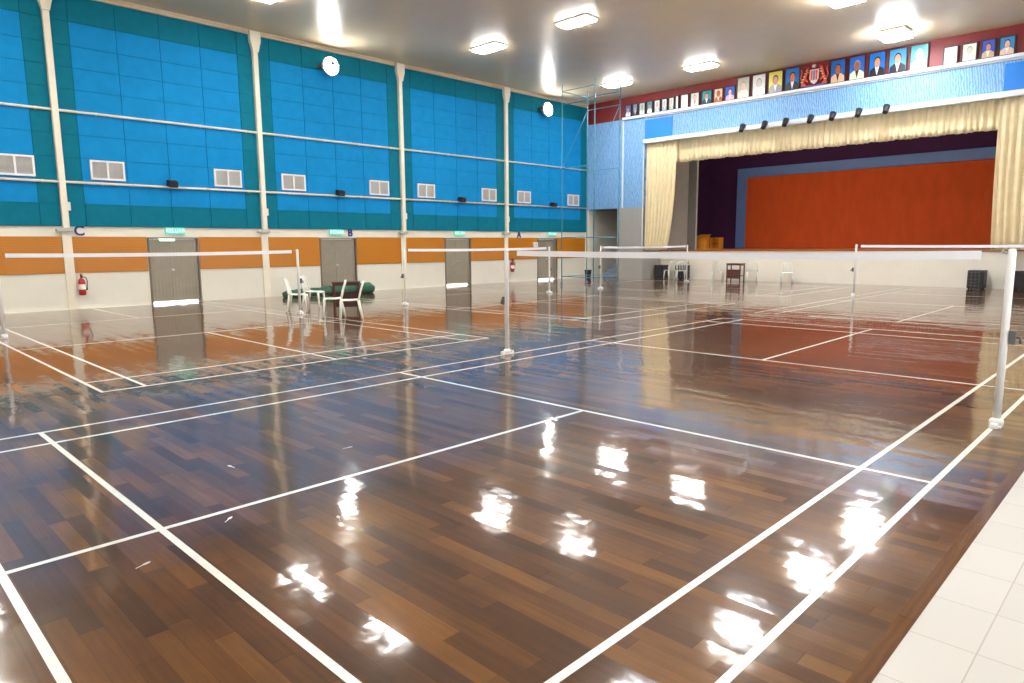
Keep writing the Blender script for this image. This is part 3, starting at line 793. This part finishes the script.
def make_chair(label, loc, rz, group):
    """moulded plastic chair, faces +X"""
    t = thing('plastic_chair', label, 'chair', loc, rz, group)
    b = MB(); n = 8
    # seat shell: curved grid
    top = []
    for i in range(n+1):
        row = []
        for j in range(n+1):
            u = i/n; v = j/n*2-1
            x = -.2+.42*u; y = v*(.215-.02*u)
            z = .435+.012*v*v-.012*math.sin(PI*u)-(.03*(u-.8)/.2 if u > .8 else 0)
            row.append(b.bm.verts.new((x, y, z)))
        top.append(row)
    for i in range(n):
        for j in range(n): b.face([top[i][j], top[i+1][j], top[i+1][j+1], top[i][j+1]], None, True)
    o = b.build('seat', M['plastic'], t); so = o.modifiers.new('t', 'SOLIDIFY'); so.thickness = .022; so.offset = -1
    # backrest: two bowed stiles, top rail, slats
    b = MB()
    for s in (-1, 1):
        b.tube([(-.19, s*.19, .42), (-.215, s*.2, .52), (-.25, s*.195, .66), (-.29, s*.165, .78), (-.3, s*.1, .825)], [.026, .026, .025, .026, .028], None, 10, flat=.7)
    b.tube([(-.3, -.11, .823), (-.305, 0, .835), (-.3, .11, .823)], [.028, .032, .028], None, 10, flat=.7)
    for y in (-.1, -.035, .035, .1):
        b.tube([(-.195, y, .425), (-.225, y*1.05, .56), (-.262, y, .7), (-.3, y*.8, .82)], .017, None, 8, flat=.5)
    b.build('backrest', M['plastic'], t)
    for sx, sy in ((1, 1), (1, -1), (-1, 1), (-1, -1)):
        b = MB()
        if sx > 0: pts = [(.19, sy*.175, .425), (.205, sy*.195, .25), (.225, sy*.215, 0)]
        else: pts = [(-.185, sy*.185, .425), (-.215, sy*.2, .25), (-.27, sy*.215, 0)]
        b.tube(pts, [.034, .028, .022], None, 10, flat=.75); b.build('leg', M['plastic'], t)
    return t
GC = 'white plastic chairs beside the second court'
c0 = make_chair('white plastic chair behind the right post of the leftmost net', (1.36, 11.9, 0), R(-36), GC)
dup(c0, (2.2, 12.6, 0), R(-52), 'white plastic chair in front of the green roll, right of the net post')
dup(c0, (1.22, 10.0, 0), R(149), 'white plastic chair facing left, left of the pair at the desk')
dup(c0, (1.22, 9.27, 0), R(146), 'white plastic chair facing left, right of the pair at the desk')
GS = 'white plastic chairs along the stage front'
for px, (x, y), rz, lab in ((671, (20.45, 12.83), 60, 'white plastic chair by the stage front, between the two left black boxes'),
                        (681, (20.15, 12.1), 40, 'white plastic chair before the second black box from the left'),
                        (724, (20.4, 10.45), 20, 'white plastic chair beside the brown desk by the stage'),
                        (751, (20.5, 8.93), 30, 'white plastic chair alone by the stage, right of the brown desk'),
                        (785, (20.5, 7.42), 210, 'white plastic chair alone by the stage front, farthest right')):
    dup(c0, (x, y, 0), R(rz), lab, GS)

def desk(label, loc, rz):
    t = thing('school_desk', label, 'desk', loc, rz, 'dark wooden desks')
    b = MB(); b.box((-.34, -.23, .74), (.34, .23, .765), None, .006); b.build('desktop', M['darkwood'], t)
    for sx in (-1, 1):
        for sy in (-1, 1):
            b = MB(); b.box((sx*.32, sy*.21, 0), (sx*.275, sy*.165, .74), None, .004); b.build('leg', M['darkwood'], t)
    b = MB(); b.box((-.275, -.2, .67), (.275, -.18, .74)); b.box((-.275, .18, .12), (.275, .2, .5)); b.box((-.31, -.165, .67), (-.29, .165, .74)); b.box((.29, -.165, .67), (.31, .165, .74)); b.build('apron', M['darkwood'], t)
    b = MB(); b.box((-.31, -.165, .22), (-.285, .165, .26)); b.box((.285, -.165, .22), (.31, .165, .26)); b.box((-.285, -.015, .22), (.285, .015, .26)); b.build('stretcher', M['darkwood'], t)
    return t
d0 = desk('dark brown wooden desk behind the pair of white chairs', (1.98, 10.62, 0), R(-34))
dup(d0, (20.62, 9.72, 0), R(90), 'dark brown wooden desk by the stage front')

# black boxes (floor loudspeakers)
k0 = None
for x, y, lab in ((20.75, 13.48, 'black box loudspeaker at the left end of the stage front'),
                  (20.75, 12.4, 'black box loudspeaker behind a white chair by the stage'),
                  (20.75, .98, 'black box loudspeaker left of the nearest right post, by the stage'),
                  (20.75, -.3, 'black box loudspeaker at the right edge by the stage')):
    if k0 is None:
        t = thing('floor_speaker', lab, 'loudspeaker', (x, y, 0), 0, 'black loudspeakers by the stage front')
        b = MB(); b.box((-.24, -.24, .03), (.3, .24, .64), None, .015)
        b.build('cabinet', M['black'], t)
        b = MB(); b.box((-.25, -.2, .08), (-.24, .2, .59), None, .003); b.build('grille', M['grille'], t)
        for sx in (-.18, .22):
            for sy in (-.18, .18):
                b = MB(); b.lathe([(.025, 0), (.025, .03)], (sx, sy, 0), n=10); b.build('foot', M['black'], t)
        k0 = t
    else: dup(k0, (x, y, 0), 0, lab)

# bin
t = thing('waste_bin', 'small black waste bin at the foot of the stage passage', 'bin', (19.35, 16.75, 0))
b = MB(); b.lathe([(.12, 0), (.13, .005), (.17, .36), (.185, .36), (.185, .385), (.165, .385), (.12, .02), (.01, .02)], (0, 0, 0), n=20, cap=False); b.build('body', M['bin'], t)

# green roll by the wall
t = thing('rolled_mat', 'long dark green canvas roll lying along the left wall', 'mat', (4.9, 16.35, 0))
b = MB()
pts, rs = [], []
rnd = random.Random(3)
for k in range(19):
    u = k/18; pts.append((-1.55+3.2*u, .25-.35*u+rnd.uniform(-.02, .02), .0)); r = .12+.07*u+rnd.uniform(-.012, .012)
    if k in (0, 18): r *= .7
    rs.append(r); pts[-1] = (pts[-1][0], pts[-1][1], r*.92)
b.tube(pts, rs, None, 16); b.build('roll', M['greenmat'], t)
for u in (4, 9, 14):
    b = MB(); c = pts[u]; b.tube([(c[0]-.02, c[1], c[2]), (c[0]+.02, c[1], c[2])], rs[u]+.008, None, 16); b.build('strap', M['black'], t)

# scaffold tower in the corner
t = thing('scaffold_tower', 'tall thin cyan scaffold tower standing behind the net nearest the stage', 'scaffold', (14.7, 13.0, 0))
LX, LY, HT = .8, .8, 7.75
for sx in (-1, 1):
    for sy in (-1, 1):
        b = MB(); b.tube([(sx*LX, sy*LY, .1), (sx*LX, sy*LY, HT)], .02, None, 8); lg = b.build('upright', M['scaf'], t)
        b = MB(); b.tube([(sx*LX-.02, sy*LY, .06), (sx*LX+.02, sy*LY, .06)], .06, None, 14); b.build('castor', M['bluegrey'], lg)
def bar(name, p, q, r):
    b = MB(); b.tube([p, q], r, None, 6); b.build(name, M['scaf'], t)
for z in (.35, 1.9, 4.6, 7.0, 7.5):
    for s_ in (-1, 1):
        bar('ledger', (s_*LX, -LY, z), (s_*LX, LY, z), .016)
        if z > 7 or z < 1: bar('ledger', (-LX, s_*LY, z), (LX, s_*LY, z), .016)
for z0, z1 in ((4.6, 7.0),):
    for s_ in (-1, 1): bar('brace', (-LX, s_*LY, z0), (LX, s_*LY, z1), .012)

# ------------------------------------------------------------------ badminton posts and nets
PZ = 1.55
def make_post(label, loc, rz):
    t = thing('net_post', label, 'net post', loc, rz, 'badminton net posts')
    b = MB(); b.lathe([(.031, .02), (.031, PZ-.01), (.026, PZ+.005), (.012, PZ+.012)], (0, 0, 0), n=16); b.build('pole', M['white'], t)
    b = MB(); b.box((-.075, -.045, .0), (.075, .045, .02), None, .006); b.lathe([(.055, .02), (.055, .06), (.036, .08)], (0, 0, 0), n=16)
    b.box((-.12, -.03, .0), (-.075, .03, .05), None, .012); b.box((.075, -.03, .0), (.12, .03, .05), None, .012); b.build('base', M['white'], t)
    b = MB(); b.box((-.025, .034, .74), (.025, .085, .86), None, .006); b.tube([(0, .06, .8), (.0, .11, .8), (.0, .12, .75)], .012, None, 8); b.build('cleat', M['chrome'], t)
    b = MB(); b.tube([(0, -.03, PZ-.03), (0, -.06, PZ-.02), (0, -.065, PZ+.0)], .008, None, 8); b.build('hook', M['metal'], t)
    return t
# rz: hook side (-Y local) must look at the net
posts = [
 ((0, 3.05), 0, 'white net post at the left end of the nearest net'),
 ((0, -3.05), PI, 'white net post at the right end of the nearest net, closest to camera'),
 ((-4.86, 11.25), R(90), 'white net post at the left edge of the picture'),
 ((1.05, 11.25), R(-90), 'white net post beside the white chairs'),
 ((4.22, 11.25), R(90), 'white net post before the third pilaster'),
 ((10.25, 11.25), R(-90), 'white net post in front of the grey door nearest the stage'),
 ((13.1, 11.25), R(90), 'white net post before the grey column of the stage'),
 ((19.2, 11.25), R(-90), 'white net post nearest the left end of the stage'),
 ((14.95, 3.05), 0, 'white net post before the middle of the stage'),
 ((14.95, -3.05), PI, 'white net post at the far right beyond the picture edge')]
pr0 = None
for (x, y), rz, lab in posts:
    if pr0 is None: pr0 = make_post(lab, (x, y, 0), rz)
    else: dup(pr0, (x, y, 0), rz, lab)

def make_net(label, loc, rz, W=5.9, gap=.12):
    """local: net along X, centred"""
    t = thing('badminton_net', label, 'net', loc, rz, 'badminton nets')
    zt = lambda x: 1.545-.022*(1-(2*x/W)**2)
    n = 24
    b = MB()
    e = W/2-gap
    for k in range(n):
        x0, x1 = -e+2*e*k/n, -e+2*e*(k+1)/n
        v = [b.bm.verts.new(p) for p in ((x0, -.006, zt(x0)-.075), (x1, -.006, zt(x1)-.075), (x1, -.006, zt(x1)), (x0, -.006, zt(x0)),
                                        (x0, .006, zt(x0)-.075), (x1, .006, zt(x1)-.075), (x1, .006, zt(x1)), (x0, .006, zt(x0)))]
        for f in ((0,1,2,3),(7,6,5,4),(3,2,6,7),(0,4,5,1)): b.face([v[i] for i in f])
        if k == 0: b.face([v[i] for i in (0,3,7,4)])
        if k == n-1: b.face([v[i] for i in (1,5,6,2)])
    b.build('tape', M['tape'], t)
    b = MB(); b.tube([(-W/2-.02, 0, zt(W/2)-.01)] + [(-e+2*e*k/n, 0, zt(-e+2*e*k/n)-.008) for k in range(n+1)] + [(W/2+.02, 0, zt(W/2)-.01)], .004, None, 6); b.build('cord', M['chrome'], t)
    b = MB(); hgt = .685; sp = .03
    def strip(p, q, r=.00025):
        p, q = Vector(p), Vector(q); d = (q-p).normalized(); u = d.cross(Vector((0, 1, 0))).normalized()*r; w = Vector((0, r, 0))
        a = [b.bm.verts.new(p+o) for o in (u, w, -u, -w)]; c = [b.bm.verts.new(q+o) for o in (u, w, -u, -w)]
        for k in range(4): b.face([a[k], a[(k+1) % 4], c[(k+1) % 4], c[k]])
    k = -e
    while k <= e: strip((k, 0, zt(k)-.07), (k, 0, zt(k)-.075-hgt)); k += sp
    j = .1
    while j <= .075+hgt:
        for s in range(6):
            x0, x1 = -e+2*e*s/6, -e+2*e*(s+1)/6; strip((x0, 0, zt(x0)-j), (x1, 0, zt(x1)-j))
        j += sp
    b.build('mesh', M['cord'], t)
    return t
n0 = make_net('nearest badminton net with white tape across the middle of the picture', (0, 0, 0), R(90))
n1 = make_net('badminton net before the right half of the stage', (14.95, 0, 0), R(90), gap=.03)
dup(n1, (-1.905, 11.25, 0), 0, 'badminton net at the left with tape crossing the first grey door').scale = (.962, 1, 1)
dup(n1, (7.235, 11.25, 0), 0, 'badminton net between third and fourth pilaster').scale = (.982, 1, 1)
dup(n1, (16.15, 11.25, 0), 0, 'badminton net nearest the left end of the stage')

# shuttlecock feathers lying on the floor
for x_, y_, a_, lb_ in ((-6.15, -.42, 20, 'small white shuttlecock feather on the floor near the lower left line crossing'), (-5.12, -.62, 70, 'tiny white feather on the floor below the centre line'),
                   (-4.29, .61, -10, 'tiny white feather on the floor above the centre line'), (-5.59, -.15, 40, 'tiny white feather just right of the line crossing'), (-5.15, .83, 100, 'tiny white feather between the long left lines')):
    t = thing('feather', lb_, 'feather', (x_, y_, 0), R(a_), 'shuttlecock feathers on the floor')
    b = MB(); b.tube([(-.04, 0, .003), (.035, 0, .003)], .0022, None, 6); b.build('quill', M['plastic'], t)
    b = MB(); b.tube([(-.005, 0, .004), (.012, 0, .004), (.03, 0, .004), (.045, 0, .004)], [.003, .011, .011, .003], None, 8, flat=.2); b.build('vane', M['line'], t)

# ------------------------------------------------------------------ world and camera
w = bpy.data.worlds.new('World'); SC.world = w; w.use_nodes = True
bg = w.node_tree.nodes['Background']
# bright overcast daylight outside the door gaps and windows
tcw = w.node_tree.nodes.new('ShaderNodeTexCoord'); sxw = w.node_tree.nodes.new('ShaderNodeSeparateXYZ'); rpw = w.node_tree.nodes.new('ShaderNodeValToRGB')
w.node_tree.links.new(tcw.outputs['Generated'], sxw.inputs[0]); w.node_tree.links.new(sxw.outputs['Z'], rpw.inputs['Fac'])
rpw.color_ramp.elements[0].color = (.85, .88, .9, 1); rpw.color_ramp.elements[1].color = (.95, .98, 1, 1)
w.node_tree.links.new(rpw.outputs['Color'], bg.inputs['Color']); bg.inputs['Strength'].default_value = 3.0

cam = bpy.data.cameras.new('camera'); co = bpy.data.objects.new('camera', cam); COL.objects.link(co)
cam.lens = 24; cam.sensor_width = 36; cam.clip_start = .05; cam.clip_end = 200
CP = Vector((-7.17795546, -4.12383329, 1.62559048)); yw, pt, rl = .777992789, .140566071, -.00806710862
f = Vector((math.cos(yw)*math.cos(pt), math.sin(yw)*math.cos(pt), -math.sin(pt))); rt = Vector((math.sin(yw), -math.cos(yw), 0)); up = rt.cross(f)
c_, s_ = math.cos(rl), math.sin(rl)
rt2 = c_*rt + s_*up; up2 = -s_*rt + c_*up
co.matrix_world = Matrix(((rt2.x, up2.x, -f.x, CP.x), (rt2.y, up2.y, -f.y, CP.y), (rt2.z, up2.z, -f.z, CP.z), (0, 0, 0, 1)))
SC.camera = co

SC.view_settings.view_transform = 'Standard'; SC.view_settings.look = 'None'
SC.view_settings.exposure = 1.25; SC.view_settings.gamma = 1.0; SC.view_settings.use_curve_mapping = False
SC.cycles.use_denoising = True
SC.cycles.max_bounces = 8; SC.cycles.diffuse_bounces = 5; SC.cycles.glossy_bounces = 4
SC.cycles.sample_clamp_indirect = 8
